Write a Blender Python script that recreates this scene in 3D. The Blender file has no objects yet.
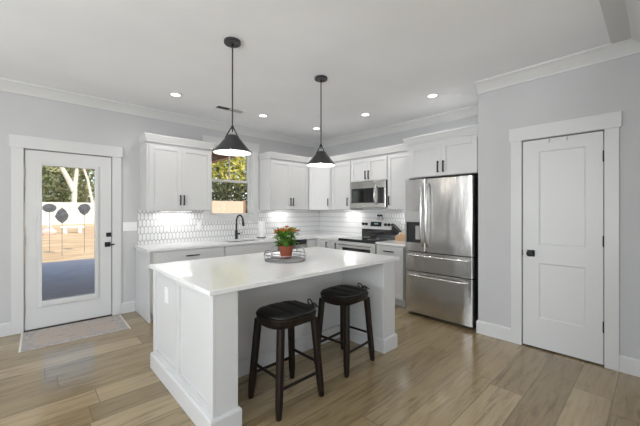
import bpy, bmesh, math, random
from mathutils import Vector, Matrix
random.seed(7)
R = math.radians
PI = math.pi
S = bpy.context.scene
COL = S.collection

# ------------------------------------------------------------------ camera, sky, sun, window fill lamps, exposure
cd = bpy.data.cameras.new('camera')
cam = bpy.data.objects.new('camera', cd)
COL.objects.link(cam)
cam.location = (0, 0, 1.36)
cam.rotation_euler = (R(90), 0, -0.7493)
cd.sensor_width = 36
cd.lens = 314.4 / 640 * 36
cd.shift_y = -2.6 / 640
cd.clip_start = .05
cd.clip_end = 300
S.camera = cam

S.view_settings.view_transform = 'Standard'
S.view_settings.look = 'None'
S.view_settings.gamma = 1
S.view_settings.use_curve_mapping = False
S.view_settings.exposure = .06

w = bpy.data.worlds.new('sky')
S.world = w
w.use_nodes = True
wn = w.node_tree.nodes
sky = wn.new('ShaderNodeTexSky')
sky.sky_type = 'NISHITA'
sky.sun_disc = False
sky.sun_elevation = R(43)
sky.sun_rotation = R(160)
sky.air_density = 1.0
sky.dust_density = 1.5
wn['Background'].inputs[1].default_value = .33
w.node_tree.links.new(sky.outputs[0], wn['Background'].inputs[0])

def lamp(name, kind, loc, rot, energy, color=(1, 1, 1), **kw):
    ld = bpy.data.lights.new(name, kind)
    ld.energy = energy
    ld.color = color
    for k, v in kw.items():
        setattr(ld, k, v)
    o = bpy.data.objects.new(name, ld)
    COL.objects.link(o)
    o.location = loc
    o.rotation_euler = rot
    return o

lamp('sun', 'SUN', (2, -8, 12), (R(47), 0, R(12)), 4.4, (1, .95, .86), angle=R(.6))
# added lamps at the unseen living area windows, tilted up to brighten the ceiling
FILL_TINT = (.93, .968, 1.0)
lamp('daylight_fill_west', 'AREA', (-3.32, 1.35, 1.5), (0, R(-134), 0), 160, FILL_TINT, shape='RECTANGLE', size=1.7, size_y=2.3)
lamp('daylight_fill_west', 'AREA', (-3.32, -2.3, 1.5), (0, R(-138), 0), 110, FILL_TINT, shape='RECTANGLE', size=1.7, size_y=2.3)
lamp('daylight_fill_south', 'AREA', (-1.2, -4.42, 1.5), (R(158), 0, 0), 90, FILL_TINT, shape='RECTANGLE', size=2.6, size_y=1.7)

# ------------------------------------------------------------------ material helpers
def mat(name, col, rough=.5, metal=0., spec=.5, emit=None, estr=0., coat=0.):
    m = bpy.data.materials.new(name)
    m.use_nodes = True
    b = m.node_tree.nodes['Principled BSDF']
    b.inputs['Base Color'].default_value = (*col, 1)
    b.inputs['Roughness'].default_value = rough
    b.inputs['Metallic'].default_value = metal
    b.inputs['Specular IOR Level'].default_value = spec
    if coat:
        b.inputs['Coat Weight'].default_value = coat
        b.inputs['Coat Roughness'].default_value = .08
    if emit:
        b.inputs['Emission Color'].default_value = (*emit, 1)
        b.inputs['Emission Strength'].default_value = estr
    return m

class N:
    """short hand for building node graphs"""
    def __init__(s, m):
        s.t = m.node_tree
        s.b = s.t.nodes['Principled BSDF']
    def n(s, typ, **kw):
        o = s.t.nodes.new('ShaderNode' + typ)
        for k, v in kw.items():
            setattr(o, k, v)
        return o
    def l(s, a, b):
        s.t.links.new(a, b)
    def inp(s, sock, v):
        if hasattr(v, 'is_output') or isinstance(v, bpy.types.NodeSocket):
            s.l(v, sock)
        else:
            sock.default_value = v
    def math(s, op, a, b=0., c=None):
        o = s.n('Math', operation=op)
        s.inp(o.inputs[0], a)
        s.inp(o.inputs[1], b)
        if c is not None:
            s.inp(o.inputs[2], c)
        return o.outputs[0]
    def coord(s, scale=(1, 1, 1), loc=(0, 0, 0), kind='Object'):
        tc = s.n('TexCoord')
        mp = s.n('Mapping')
        mp.inputs['Scale'].default_value = scale
        mp.inputs['Location'].default_value = loc
        s.l(tc.outputs[kind], mp.inputs[0])
        return mp.outputs[0]
    def noise(s, vec, scale, detail=3, rough=.5, dist=0.):
        o = s.n('TexNoise')
        s.l(vec, o.inputs['Vector'])
        o.inputs['Scale'].default_value = scale
        o.inputs['Detail'].default_value = detail
        o.inputs['Roughness'].default_value = rough
        o.inputs['Distortion'].default_value = dist
        return o.outputs['Fac']
    def ramp(s, fac, stops):
        o = s.n('ValToRGB')
        s.l(fac, o.inputs[0])
        e = o.color_ramp.elements
        while len(e) < len(stops):
            e.new(.5)
        for i, (p, c) in enumerate(stops):
            e[i].position = p
            e[i].color = (*c, 1) if len(c) == 3 else c
        return o.outputs[0]
    def mix(s, fac, a, b, blend='MIX'):
        o = s.n('Mix', data_type='RGBA', blend_type=blend)
        s.inp(o.inputs[0], fac)
        for k, v in ((6, a), (7, b)):
            if isinstance(v, tuple):
                o.inputs[k].default_value = (*v, 1)
            else:
                s.l(v, o.inputs[k])
        return o.outputs[2]
    def bump(s, h, strength=.1, dist=.01):
        o = s.n('Bump')
        o.inputs['Strength'].default_value = strength
        o.inputs['Distance'].default_value = dist
        s.l(h, o.inputs['Height'])
        s.l(o.outputs[0], s.b.inputs['Normal'])

def paint(name, col, rough, amount=.03, bump=.03, scale=60):
    m = mat(name, col, rough)
    g = N(m)
    v = g.coord()
    f = g.noise(v, 1.3, 2)
    c = g.ramp(f, [(.3, tuple(x * (1 - amount) for x in col)), (.7, tuple(min(1, x * (1 + amount)) for x in col))])
    g.l(c, g.b.inputs['Base Color'])
    g.bump(g.noise(v, scale, 2), bump, .004)
    return m

M = {}
M['wall'] = paint('wall_paint', (.54, .54, .544), .75)
M['ceiling'] = paint('ceiling_paint', (.905, .915, .93), .85)
M['crown'] = paint('crown_paint', (.66, .66, .65), .5)
M['trim'] = paint('trim_paint', (.65, .65, .645), .38, .01, .01)
M['door'] = paint('door_paint', (.66, .66, .655), .4, .01, .01)
M['cab'] = paint('cabinet_paint', (.63, .63, .625), .36, .01, .01)
M['black'] = mat('black_metal', (.008, .008, .009), .5, .0, .4)
M['bronze'] = mat('dark_bronze', (.05, .045, .04), .45, .5)
M['satin'] = mat('satin_nickel', (.55, .54, .52), .35, 1.)
M['blackglass'] = mat('black_glass', (.012, .012, .014), .06, 0, .6, coat=.3)
M['darkbody'] = mat('charcoal_casing', (.018, .018, .02), .55)
M['plastic'] = mat('white_plastic', (.85, .85, .84), .3)
M['shade_out'] = mat('charcoal_enamel', (.035, .036, .036), .38, .1)
M['shade_in'] = mat('white_enamel', (.88, .87, .84), .5)
M['bulb'] = mat('lit_bulb', (1, 1, 1), .4, emit=(1, .96, .88), estr=5)
M['lens'] = mat('lit_lens', (1, 1, 1), .4, emit=(1, .98, .94), estr=5)
M['strip'] = mat('lit_strip', (1, 1, 1), .4, emit=(1, .99, .97), estr=2)
M['terra'] = paint('terracotta', (.25, .062, .03), .75, .12, .1, 40)
M['soil'] = paint('potting_soil', (.03, .02, .012), .95, .3, .5, 80)
M['wire'] = mat('galvanised_wire', (.30, .30, .31), .4, .7)
M['paper'] = paint('paper_towel', (.86, .86, .85), .9, .02, .2, 50)
M['glassy'] = mat('frosted_jar', (.55, .56, .56), .2)
M['vent_grey'] = mat('grey_vent_enamel', (.42, .42, .42), .5)
M['screen'] = mat('display_glass', (.01, .012, .012), .5, spec=.2)
M['digits'] = mat('lit_digits', (.3, .6, .7), .4, emit=(.8, .95, 1), estr=.25)
M['grout'] = paint('grout', (.31, .31, .32), .9, .05, .05, 120)
M['tile'] = mat('glazed_tile', (.80, .80, .80), .16)
M['steel_sink'] = mat('sink_steel', (.42, .42, .42), .3, 1.)

def steel(name, col, stretch, rough=.27, wav=.05):
    m = mat(name, col, rough, 1.)
    g = N(m)
    v = g.coord(stretch)
    br = g.noise(v, 1.0, 4, .7)
    r = g.math('MULTIPLY_ADD', br, .14, rough - .07)
    g.l(r, g.b.inputs['Roughness'])
    big = g.noise(g.coord((5, 5, 1.3)), 1.0, 1)
    h = g.math('ADD', g.math('MULTIPLY', br, .05), big)
    g.bump(h, wav, .05)
    return m
M['steel'] = steel('brushed_steel', (.56, .55, .535), (220, 220, 3), .21, .3)
M['steel_h'] = steel('bright_steel', (.66, .655, .64), (3, 3, 200), .2, .03)

M['steel_panel'] = mat('satin_steel_panel', (.74, .74, .73), .45, .6)

def wood_dark():
    m = mat('espresso_wood', (.02, .011, .007), .5, spec=.3)
    g = N(m)
    f = g.noise(g.coord((30, 30, 2.5)), 1.5, 4, .6, .6)
    g.l(g.ramp(f, [(.3, (.006, .0036, .0026)), (.75, (.019, .010, .006))]), g.b.inputs['Base Color'])
    g.bump(f, .08, .003)
    return m
M['espresso'] = wood_dark()

def wood_light(name, a, b):
    m = mat(name, a, .5)
    g = N(m)
    f = g.noise(g.coord((4, 40, 40)), 1.5, 4, .6, .5)
    g.l(g.ramp(f, [(.3, a), (.75, b)]), g.b.inputs['Base Color'])
    return m
M['blockwood'] = wood_light('block_wood', (.45, .27, .14), (.60, .40, .23))
M['fencewood'] = wood_light('fence_wood', (.42, .33, .235), (.50, .40, .30))
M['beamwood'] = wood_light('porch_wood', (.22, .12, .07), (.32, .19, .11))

def leather():
    m = mat('black_leather', (.009, .0088, .0088), .42, spec=.4)
    g = N(m)
    vo = g.n('TexVoronoi')
    g.l(g.coord(), vo.inputs['Vector'])
    vo.inputs['Scale'].default_value = 160
    g.bump(vo.outputs['Distance'], .15, .002)
    return m
M['leather'] = leather()

def quartz():
    m = mat('white_quartz', (.80, .80, .795), .11)
    g = N(m)
    v = g.coord()
    n1 = g.noise(v, 2.2, 6, .62, 1.6)
    vein = g.math('ABSOLUTE', g.math('SUBTRACT', n1, .5))
    c = g.ramp(vein, [(0., (.76, .757, .75)), (.02, (.80, .80, .795)), (1., (.815, .815, .81))])
    g.l(c, g.b.inputs['Base Color'])
    return m
M['quartz'] = quartz()

def floor_mat():
    m = mat('oak_planks', (.4, .3, .2), .36, spec=.8)
    g = N(m)
    tc = g.n('TexCoord')
    sx = g.n('SeparateXYZ')
    g.l(tc.outputs['Object'], sx.inputs[0])
    W, L = .225, 1.9
    yr = g.math('DIVIDE', g.math('ADD', sx.outputs[1], 20.03), W)
    row = g.math('FLOOR', yr)
    fy = g.math('FRACT', yr)
    wn_ = g.n('TexWhiteNoise', noise_dimensions='1D')
    g.l(row, wn_.inputs['W'])
    xr = g.math('DIVIDE', g.math('ADD', sx.outputs[0], g.math('MULTIPLY_ADD', wn_.outputs['Value'], 7.3, 20)), L)
    fx = g.math('FRACT', xr)
    pid = g.math('ADD', g.math('MULTIPLY', row, 17.31), g.math('FLOOR', xr))
    w2 = g.n('TexWhiteNoise', noise_dimensions='1D')
    g.l(pid, w2.inputs['W'])
    tone = g.math('MULTIPLY_ADD', w2.outputs['Value'], .8, .08)
    # per plank shifted grain coordinates
    cv = g.n('CombineXYZ')
    g.l(g.math('MULTIPLY_ADD', tone, 31., sx.outputs[0]), cv.inputs[0])
    g.l(g.math('MULTIPLY_ADD', tone, 17., sx.outputs[1]), cv.inputs[1])
    mp = g.n('Mapping')
    mp.inputs['Scale'].default_value = (1.5, 16, 1)
    g.l(cv.outputs[0], mp.inputs[0])
    gr = g.noise(mp.outputs[0], 1.6, 6, .62, 1.1)
    mp2 = g.n('Mapping')
    mp2.inputs['Scale'].default_value = (6, 150, 1)
    g.l(cv.outputs[0], mp2.inputs[0])
    fine = g.noise(mp2.outputs[0], 1, 3, .6)
    mp3 = g.n('Mapping')
    mp3.inputs['Scale'].default_value = (1.6, 4.5, 1)
    g.l(cv.outputs[0], mp3.inputs[0])
    kn = g.noise(mp3.outputs[0], 1.6, 1, .4)
    base = g.ramp(tone, [(0., (.232, .168, .086)), (.4, (.315, .236, .128)), (.75, (.385, .294, .166)), (1., (.47, .37, .23))])
    grain = g.ramp(gr, [(.28, (.55, .53, .50)), (.5, (.95, .95, .95)), (.75, (1.12, 1.12, 1.12))])
    c = g.mix(1., base, grain, 'MULTIPLY')
    fr = g.ramp(fine, [(.3, (.93, .93, .925)), (.7, (1.03, 1.03, 1.03))])
    c = g.mix(1., c, fr, 'MULTIPLY')
    kf = g.ramp(kn, [(.71, (0, 0, 0)), (.79, (1, 1, 1))])
    c = g.mix(g.math('MULTIPLY', kf, .6), c, (.13, .085, .05))
    ey = g.math('MINIMUM', fy, g.math('SUBTRACT', 1., fy))
    ex = g.math('MULTIPLY', g.math('MINIMUM', fx, g.math('SUBTRACT', 1., fx)), L / W)
    seam = g.math('LESS_THAN', g.math('MINIMUM', ey, ex), .014)
    c = g.mix(g.math('MULTIPLY', seam, .7), c, (.13, .095, .06))
    g.l(c, g.b.inputs['Base Color'])
    g.l(g.math('MULTIPLY_ADD', gr, .04, .15), g.b.inputs['Roughness'])
    g.bump(g.math('SUBTRACT', g.math('MULTIPLY', fine, .25), seam), .05, .002)
    return m
M['floor'] = floor_mat()

def rug_mat():
    m = mat('woven_rug', (.4, .4, .4), .95, spec=.1)
    g = N(m)
    v = g.coord()
    n1 = g.noise(g.coord((1, 1.6, 1)), 9, 5, .75, 1.0)
    c = g.ramp(n1, [(.32, (.22, .20, .20)), (.43, (.46, .42, .39)), (.55, (.50, .41, .34)), (.68, (.46, .44, .43))])
    sx = g.n('SeparateXYZ')
    g.l(v, sx.inputs[0])
    ax = g.math('ABSOLUTE', sx.outputs[0])
    ay = g.math('ABSOLUTE', sx.outputs[1])
    border = g.math('MAXIMUM', g.math('GREATER_THAN', ax, .36), g.math('GREATER_THAN', ay, .23))
    n2 = g.noise(v, 30, 3, .7)
    bc = g.ramp(n2, [(.4, (.26, .265, .29)), (.6, (.52, .52, .53))])
    c = g.mix(g.math('MULTIPLY', border, .5), c, bc)
    g.l(c, g.b.inputs['Base Color'])
    g.bump(g.noise(v, 220, 2), .5, .004)
    return m
M['rug'] = rug_mat()
M['fringe'] = paint('cream_fringe', (.72, .70, .65), .95, .08, .3, 200)

def glass_mat():
    m = bpy.data.materials.new('clear_glass')
    m.use_nodes = True
    t = m.node_tree
    t.nodes.remove(t.nodes['Principled BSDF'])
    tr = t.nodes.new('ShaderNodeBsdfTransparent')
    tr.inputs[0].default_value = (.97, .98, .975, 1)
    gl = t.nodes.new('ShaderNodeBsdfGlossy')
    gl.inputs['Roughness'].default_value = .02
    fr = t.nodes.new('ShaderNodeFresnel')
    fr.inputs[0].default_value = 1.3
    mx = t.nodes.new('ShaderNodeMixShader')
    t.links.new(fr.outputs[0], mx.inputs[0])
    t.links.new(tr.outputs[0], mx.inputs[1])
    t.links.new(gl.outputs[0], mx.inputs[2])
    t.links.new(mx.outputs[0], t.nodes['Material Output'].inputs[0])
    return m
M['glass'] = glass_mat()

def speckled(name, a, b, scale, rough=.9, detail=5, stretch=(1, 1, 1)):
    m = mat(name, a, rough, spec=.2)
    g = N(m)
    f = g.noise(g.coord(stretch), scale, detail, .65)
    g.l(g.ramp(f, [(.35, a), (.65, b)]), g.b.inputs['Base Color'])
    return m
M['straw'] = speckled('straw_ground', (.44, .29, .155), (.68, .49, .30), 1.1, stretch=(.5, 2.2, 1))
M['concrete'] = speckled('patio_concrete', (.47, .415, .385), (.54, .48, .445), 3)
M['rock'] = speckled('pink_rock', (.45, .33, .28), (.62, .50, .45), 5)
M['palefence'] = speckled('pale_fence', (.55, .53, .48), (.64, .62, .57), 2, stretch=(6, 6, 1))
M['slate'] = speckled('slate_grey_metal', (.07, .073, .077), (.13, .13, .135), 9, .7)
M['slate_dark'] = mat('slate_dark_metal', (.09, .09, .095), .6)
M['bark'] = speckled('pale_bark', (.50, .45, .38), (.72, .67, .58), 4, stretch=(3, 3, .8))
M['stonew'] = speckled('white_stone', (.72, .70, .66), (.82, .80, .77), 4)

def leafmat(name, a, b, c):
    m = mat(name, a, .65, spec=.3)
    g = N(m)
    gi = g.n('NewGeometry')
    col = g.ramp(gi.outputs['Random Per Island'], [(0., a), (.55, b), (1., c)])
    g.l(col, g.b.inputs['Base Color'])
    tr = g.n('BsdfTranslucent')
    g.l(col, tr.inputs[0])
    mx = g.n('MixShader')
    mx.inputs[0].default_value = .35
    g.l(g.b.outputs[0], mx.inputs[1])
    g.l(tr.outputs[0], mx.inputs[2])
    g.l(mx.outputs[0], g.t.nodes['Material Output'].inputs[0])
    return m
M['leaf_green'] = leafmat('tree_leaves', (.16, .19, .08), (.36, .38, .17), (.75, .70, .42))
M['leaf_yellow'] = leafmat('yellow_green_leaves', (.26, .28, .05), (.58, .54, .13), (.85, .76, .28))
M['leaf_dark'] = leafmat('hedge_leaves', (.03, .04, .018), (.07, .08, .035), (.16, .15, .07))
M['leaf_plant'] = leafmat('plant_leaves', (.05, .14, .02), (.11, .26, .035), (.24, .42, .07))
M['petal'] = leafmat('orange_petals', (.55, .10, .015), (.80, .22, .03), (.85, .38, .10))

# ------------------------------------------------------------------ geometry helpers
class MB:
    def __init__(s):
        s.bm = bmesh.new()
    def quadmesh(s, co, faces):
        vs = [s.bm.verts.new(c) for c in co]
        for f in faces:
            try:
                s.bm.faces.new([vs[i] for i in f])
            except ValueError:
                pass
        return s
    def box(s, x0, x1, y0, y1, z0, z1):
        x0, x1 = min(x0, x1), max(x0, x1)
        y0, y1 = min(y0, y1), max(y0, y1)
        z0, z1 = min(z0, z1), max(z0, z1)
        co = [(x, y, z) for z in (z0, z1) for x, y in ((x0, y0), (x1, y0), (x1, y1), (x0, y1))]
        return s.quadmesh(co, [(3, 2, 1, 0), (4, 5, 6, 7), (0, 1, 5, 4), (1, 2, 6, 5), (2, 3, 7, 6), (3, 0, 4, 7)])
    def prism(s, poly, z0, z1):
        n = len(poly)
        a = sum(poly[i][0] * poly[(i + 1) % n][1] - poly[(i + 1) % n][0] * poly[i][1] for i in range(n))
        if a < 0:
            poly = poly[::-1]
        co = [(x, y, z0) for x, y in poly] + [(x, y, z1) for x, y in poly]
        f = [tuple(range(n))[::-1], tuple(range(n, 2 * n))]
        f += [(i, (i + 1) % n, n + (i + 1) % n, n + i) for i in range(n)]
        return s.quadmesh(co, f)
    def rings(s, rings, cap=True, closed=True):
        n = len(rings[0])
        co = [p for r in rings for p in r]
        f = []
        for k in range(len(rings) - 1):
            for i in range(n if closed else n - 1):
                j = (i + 1) % n
                f.append((k * n + i, k * n + j, (k + 1) * n + j, (k + 1) * n + i))
        if cap:
            f.append(tuple(range(n))[::-1])
            f.append(tuple(range((len(rings) - 1) * n, len(rings) * n)))
        return s.quadmesh(co, f)
    def lathe(s, prof, n=32, c=(0, 0, 0), cap=True):
        return s.rings([[(c[0] + r * math.cos(2 * PI * i / n), c[1] + r * math.sin(2 * PI * i / n), c[2] + z)
                         for i in range(n)] for r, z in prof], cap)
    def tube(s, pts, r, n=8, cap=True, closed=False):
        pts = [Vector(p) for p in pts]
        m = len(pts)
        rr = r if isinstance(r, (list, tuple)) else [r] * m
        up = None
        out = []
        for i, p in enumerate(pts):
            if closed:
                t = pts[(i + 1) % m] - pts[i - 1]
            else:
                t = pts[min(i + 1, m - 1)] - pts[max(i - 1, 0)]
            t.normalize()
            if up is None:
                up = Vector((0, 0, 1)) if abs(t.z) < .9 else Vector((1, 0, 0))
            a = (up - t * up.dot(t)).normalized()
            b = t.cross(a)
            up = a
            out.append([tuple(p + (a * math.cos(2 * PI * k / n) + b * math.sin(2 * PI * k / n)) * rr[i]) for k in range(n)])
        if closed:
            out.append(out[0])
        return s.rings(out, cap and not closed)
    def torus(s, c, R_, r, n=40, m=8):
        return s.tube([(c[0] + R_ * math.cos(2 * PI * i / n), c[1] + R_ * math.sin(2 * PI * i / n), c[2]) for i in range(n)], r, m, closed=True)
    def sweep(s, path, prof):
        """profile (out, z) carried along a plan path; out = right of the direction of travel; mitred"""
        P = [Vector(p) for p in path]
        nrm = []
        for i in range(len(P) - 1):
            d = (P[i + 1] - P[i]).normalized()
            nrm.append(Vector((d.y, -d.x)))
        rings = []
        for i, p in enumerate(P):
            if i == 0:
                o = nrm[0]
            elif i == len(P) - 1:
                o = nrm[-1]
            else:
                b = (nrm[i - 1] + nrm[i]).normalized()
                o = b / max(.2, b.dot(nrm[i]))
            rings.append([(p.x + o.x * u, p.y + o.y * u, z) for u, z in prof])
        return s.rings(rings)
    def shaker(s, x0, x1, z0, z1, yf, t=.02, fw=.058, rec=.009):
        s.box(x0, x0 + fw, yf, yf + t, z0, z1)
        s.box(x1 - fw, x1, yf, yf + t, z0, z1)
        s.box(x0 + fw, x1 - fw, yf, yf + t, z1 - fw, z1)
        s.box(x0 + fw, x1 - fw, yf, yf + t, z0, z0 + fw)
        return s.box(x0 + fw, x1 - fw, yf + rec, yf + t, z0 + fw, z1 - fw)
    def xf(s, mtx):
        bmesh.ops.transform(s.bm, matrix=mtx, verts=s.bm.verts)
        return s
    def build(s, name, m, parent=None, bevel=0., smooth=False, loc=None, label=None, seg=2, merge=False):
        if merge:
            bmesh.ops.remove_doubles(s.bm, verts=s.bm.verts, dist=1e-5)
        bmesh.ops.recalc_face_normals(s.bm, faces=s.bm.faces)
        me = bpy.data.meshes.new(name)
        s.bm.to_mesh(me)
        s.bm.free()
        mats = m if isinstance(m, (list, tuple)) else [m]
        for q in mats:
            me.materials.append(q)
        if smooth:
            for p in me.polygons:
                p.use_smooth = True
            if smooth != 'all':
                me.set_sharp_from_angle(angle=R(38))
        o = bpy.data.objects.new(name, me)
        COL.objects.link(o)
        if parent:
            o.parent = parent
        if loc:
            o.location = loc
        if bevel:
            b = o.modifiers.new('bevel', 'BEVEL')
            b.width = bevel
            b.segments = seg
            b.limit_method = 'ANGLE'
            b.angle_limit = R(40)
        if label:
            o['label'] = label
        return o

def tag(o, label, cat, group=None, kind=None):
    o['label'] = label
    o['category'] = cat
    if group:
        o['group'] = group
    if kind:
        o['kind'] = kind
    return o

def thing(name, label, cat, loc=(0, 0, 0), rot=0., group=None, kind=None):
    o = bpy.data.objects.new(name, None)
    o.empty_display_size = .1
    COL.objects.link(o)
    o.location = loc
    o.rotation_euler = (0, 0, rot)
    return tag(o, label, cat, group, kind)

def struct(o, label, cat):
    return tag(o, label, cat, kind='structure')

def copy_tree(o, loc, rot=None, label=None, parent=None):
    c = o.copy()
    COL.objects.link(c)
    if parent:
        c.parent = parent
    else:
        c.location = loc
        if rot is not None:
            c.rotation_euler = (0, 0, rot)
        if label:
            c['label'] = label
    for ch in list(o.children):
        copy_tree(ch, None, parent=c)
    return c

# ------------------------------------------------------------------ dimensions of the room
YA, XB, XP, YP = 4.82, 4.47, 3.668, 1.361
CZ = 2.76
XW, YS = -3.4, -4.5            # far west and south walls of the living area
TA = .16
# ------------------------------------------------------------------ room shell
struct(MB().box(XW - .2, XB + .2, YS - .2, YA + TA, -.12, 0).build('floor', M['floor']), 'light oak plank floor running through kitchen and hall', 'floor')
struct(MB().box(XW - .6, XB + .7, YS - 1.2, YA + TA + .35, CZ, CZ + .22).build('ceiling', M['ceiling']), 'flat white ceiling with recessed lights', 'ceiling')  # slab overhang added as an unseen eave to keep the sun out

D1 = (-.03, .802, 2.052)       # outside door opening
W1 = (2.11, 2.87, 1.275, 2.37)  # kitchen window opening
b = MB()
b.box(XW, D1[0], YA, YA + TA, 0, CZ)
b.box(D1[0], D1[1], YA, YA + TA, D1[2], CZ)
b.box(D1[1], W1[0], YA, YA + TA, 0, CZ)
b.box(W1[0], W1[1], YA, YA + TA, 0, W1[2])
b.box(W1[0], W1[1], YA, YA + TA, W1[3], CZ)
b.box(W1[1], XB + .15, YA, YA + TA, 0, CZ)
struct(b.build('wall_back', M['wall'], merge=False), 'pale grey wall holding the glazed door and the sink window', 'wall')
struct(MB().box(XB, XB + .15, YP, YA, 0, CZ).build('wall_right', M['wall']), 'pale grey wall behind the range and the fridge', 'wall')

P2 = (.318, .937, 2.062)       # pantry door opening
b = MB()
b.box(XP, XP + .12, P2[1], YP, 0, CZ)
b.box(XP, XP + .12, P2[0], P2[1], P2[2], CZ)
b.box(XP, XP + .12, .055, P2[0], 0, CZ)
b.box(XP + .12, XB + .15, YP - .12, YP, 0, CZ)
b.box(XP + .12, XB + .15, .0, .055, 0, CZ)
b.box(XB + .03, XB + .15, .055, YP - .12, 0, CZ)
struct(b.build('wall_pantry', M['wall']), 'pale grey wall around the white two-panel pantry door', 'wall')
struct(MB().box(2.45, XP + .12, -.09, .055, 0, CZ).build('wall_side', M['wall']), 'short grey return wall beside the pantry door at frame edge', 'wall')

WW = [(.2, 2.5, .65, 2.35), (-3.45, -1.15, .65, 2.35)]
b = MB()
b.box(XW - .15, XW, YS, WW[1][0], 0, CZ)
b.box(XW - .15, XW, WW[1][1], WW[0][0], 0, CZ)
b.box(XW - .15, XW, WW[0][1], YA + TA, 0, CZ)
for y0, y1, z0, z1 in WW:
    b.box(XW - .15, XW, y0, y1, 0, z0)
    b.box(XW - .15, XW, y0, y1, z1, CZ)
struct(b.build('wall_left', M['wall']), 'grey living area wall with two wide windows, out of the photo', 'wall')
SW = (-2.5, .1, .65, 2.35)
b = MB()
b.box(XW - .15, SW[0], YS - .15, YS, 0, CZ)
b.box(SW[1], XB + .15, YS - .15, YS, 0, CZ)
b.box(SW[0], SW[1], YS - .15, YS, 0, SW[2])
b.box(SW[0], SW[1], YS - .15, YS, SW[3], CZ)
struct(b.build('wall_front', M['wall']), 'grey living area wall behind the viewpoint, out of the photo', 'wall')
struct(MB().box(XB, XB + .15, YS, 0, 0, CZ).build('wall_east', M['wall']), 'grey living area wall beyond the pantry, out of the photo', 'wall')

CROWN = [(0, CZ - .11), (.012, CZ - .11), (.016, CZ - .095), (.04, CZ - .065), (.075, CZ - .03), (.088, CZ - .022), (.10, CZ - .012), (.10, CZ), (0, CZ)]
struct(MB().sweep([(XW, YA), (XB, YA), (XB, YP)], CROWN).build('trim_1', M['crown']), 'white crown moulding running along the top of the kitchen walls', 'trim')
struct(MB().sweep([(XP, YP), (XP, .055)], CROWN).build('trim_10', M['crown']), 'white crown moulding above the pantry door', 'trim')
C2 = [(0, CZ - .12), (.014, CZ - .12), (.05, CZ - .06), (.075, CZ - .03), (.09, CZ - .012), (.21, CZ - .012), (.21, CZ), (0, CZ)]
struct(MB().sweep([(XP - .1, .055), (2.45, .055)], C2).build('trim_2', M['crown']), 'white crown moulding above the return wall, top corner', 'trim')
BB = [(0, 0), (.015, 0), (.015, .125), (.009, .14), (0, .14)]
struct(MB().sweep([(XW, YA), (-.132, YA)], BB).build('baseboard_left', M['trim']), 'white baseboard left of the glazed outside door', 'baseboard')
struct(MB().sweep([(.905, YA), (1.068, YA)], BB).build('baseboard_back', M['trim']), 'white baseboard between the glazed door and the cabinets', 'baseboard')
struct(MB().sweep([(XP + .03, YP), (XP, YP), (XP, 1.036)], BB).build('baseboard_right', M['trim']), 'white baseboard between fridge and pantry door', 'baseboard')
struct(MB().sweep([(XP, .222), (XP, .055), (2.45, .055)], BB).build('baseboard_pantry', M['trim']), 'white baseboard at the hinge side of the pantry door', 'baseboard')

# ------------------------------------------------------------------ outside door
def casing(mb, a0, a1, o0, o1, ztop, zhead, ext, f):
    """flat board casing; f maps (along, out0, out1) to box"""
    f(mb, a0, o0, 0, .018, 0, ztop)
    f(mb, o1, a1, 0, .018, 0, ztop)
    f(mb, a0 - ext, a1 + ext, 0, .024, ztop, zhead)
fA = lambda mb, a, c, p0, p1, z0, z1: mb.box(a, c, YA - p1, YA - p0, z0, z1)
b = MB()
casing(b, -.132, .905, -.032, .804, 2.054, 2.192, .014, fA)
struct(b.build('trim_3', M['trim'], bevel=.002), 'white flat board casing round the glazed outside door', 'trim')
b = MB()
b.box(D1[0], D1[0] + .0055, YA + .06, YA + TA, 0, D1[2])
b.box(D1[1] - .0055, D1[1], YA + .06, YA + TA, 0, D1[2])
b.box(D1[0], D1[1], YA + .06, YA + TA, D1[2] - .0055, D1[2])
struct(b.build('trim_4', M['trim']), 'white jamb lining of the outside door', 'trim')
struct(MB().box(D1[0], D1[1], YA - .005, YA + TA + .04, 0, .011).build('trim_5', M['bronze']), 'dark metal threshold under the outside door', 'trim')

d = thing('door_1', 'white outside door with one tall full glass panel', 'door', (-.022, YA + .004, 0), kind='structure')
ox = -.022
X0, X1, Z0, Z1 = .122 - ox, .622 - ox, .315, 1.877
b = MB()
b.box(0, X0, 0, .045, .014, 2.044)
b.box(X1, .817, 0, .045, .014, 2.044)
b.box(X0, X1, 0, .045, .014, Z0)
b.box(X0, X1, 0, .045, Z1, 2.044)
b.build('door_slab', M['door'], d)
b = MB()
fw = .036
for (a, c, e, f) in ((X0 - fw, X0, Z0 - .06, Z1 + fw), (X1, X1 + fw, Z0 - .06, Z1 + fw), (X0, X1, Z0 - .06, Z0), (X0, X1, Z1, Z1 + fw)):
    b.box(a, c, -.016, .0, e, f)
b.build('glass_frame', M['trim'], d, bevel=.004, label='raised white moulding round the glass')
MB().box(X0, X1, .018, .026, Z0, Z1).build('glass_pane', M['glass'], d)
for z in (1.79, 1.02, .25):
    MB().lathe([(.007, -.05), (.007, .05)], 10, (-.004, -.010, z)).build('hinge', M['satin'], d, smooth=True, label='satin metal hinge knuckle')
MB().box(.76, .815, -.006, .0, 1.02, 1.075).build('deadbolt', M['black'], d, bevel=.002, label='square black deadbolt plate')
hp = MB().box(.745, .805, -.008, .0, .893, .953).build('lock_plate', M['black'], d, bevel=.002, label='square black handle plate')
b = MB()
b.tube([(.772, -.008, .923), (.772, -.05, .923)], .011, 10)
b.box(.765, .845, -.058, -.044, .915, .931)
b.build('lever', M['black'], hp, bevel=.002)

# rug by the door
r = thing('door_rug', 'faded grey and tan patterned rug in front of the glazed door', 'rug', (.41, 4.455, 0), R(-1.2))
MB().box(-.452, .452, -.312, .312, 0, .009).build('pile', M['rug'], r, bevel=.002)
for sx in (-1, 1):
    MB().box(sx * .452, sx * .468, -.312, .312, 0, .006).build('fringe', M['fringe'], r, label='cream bound end of the rug')

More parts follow.
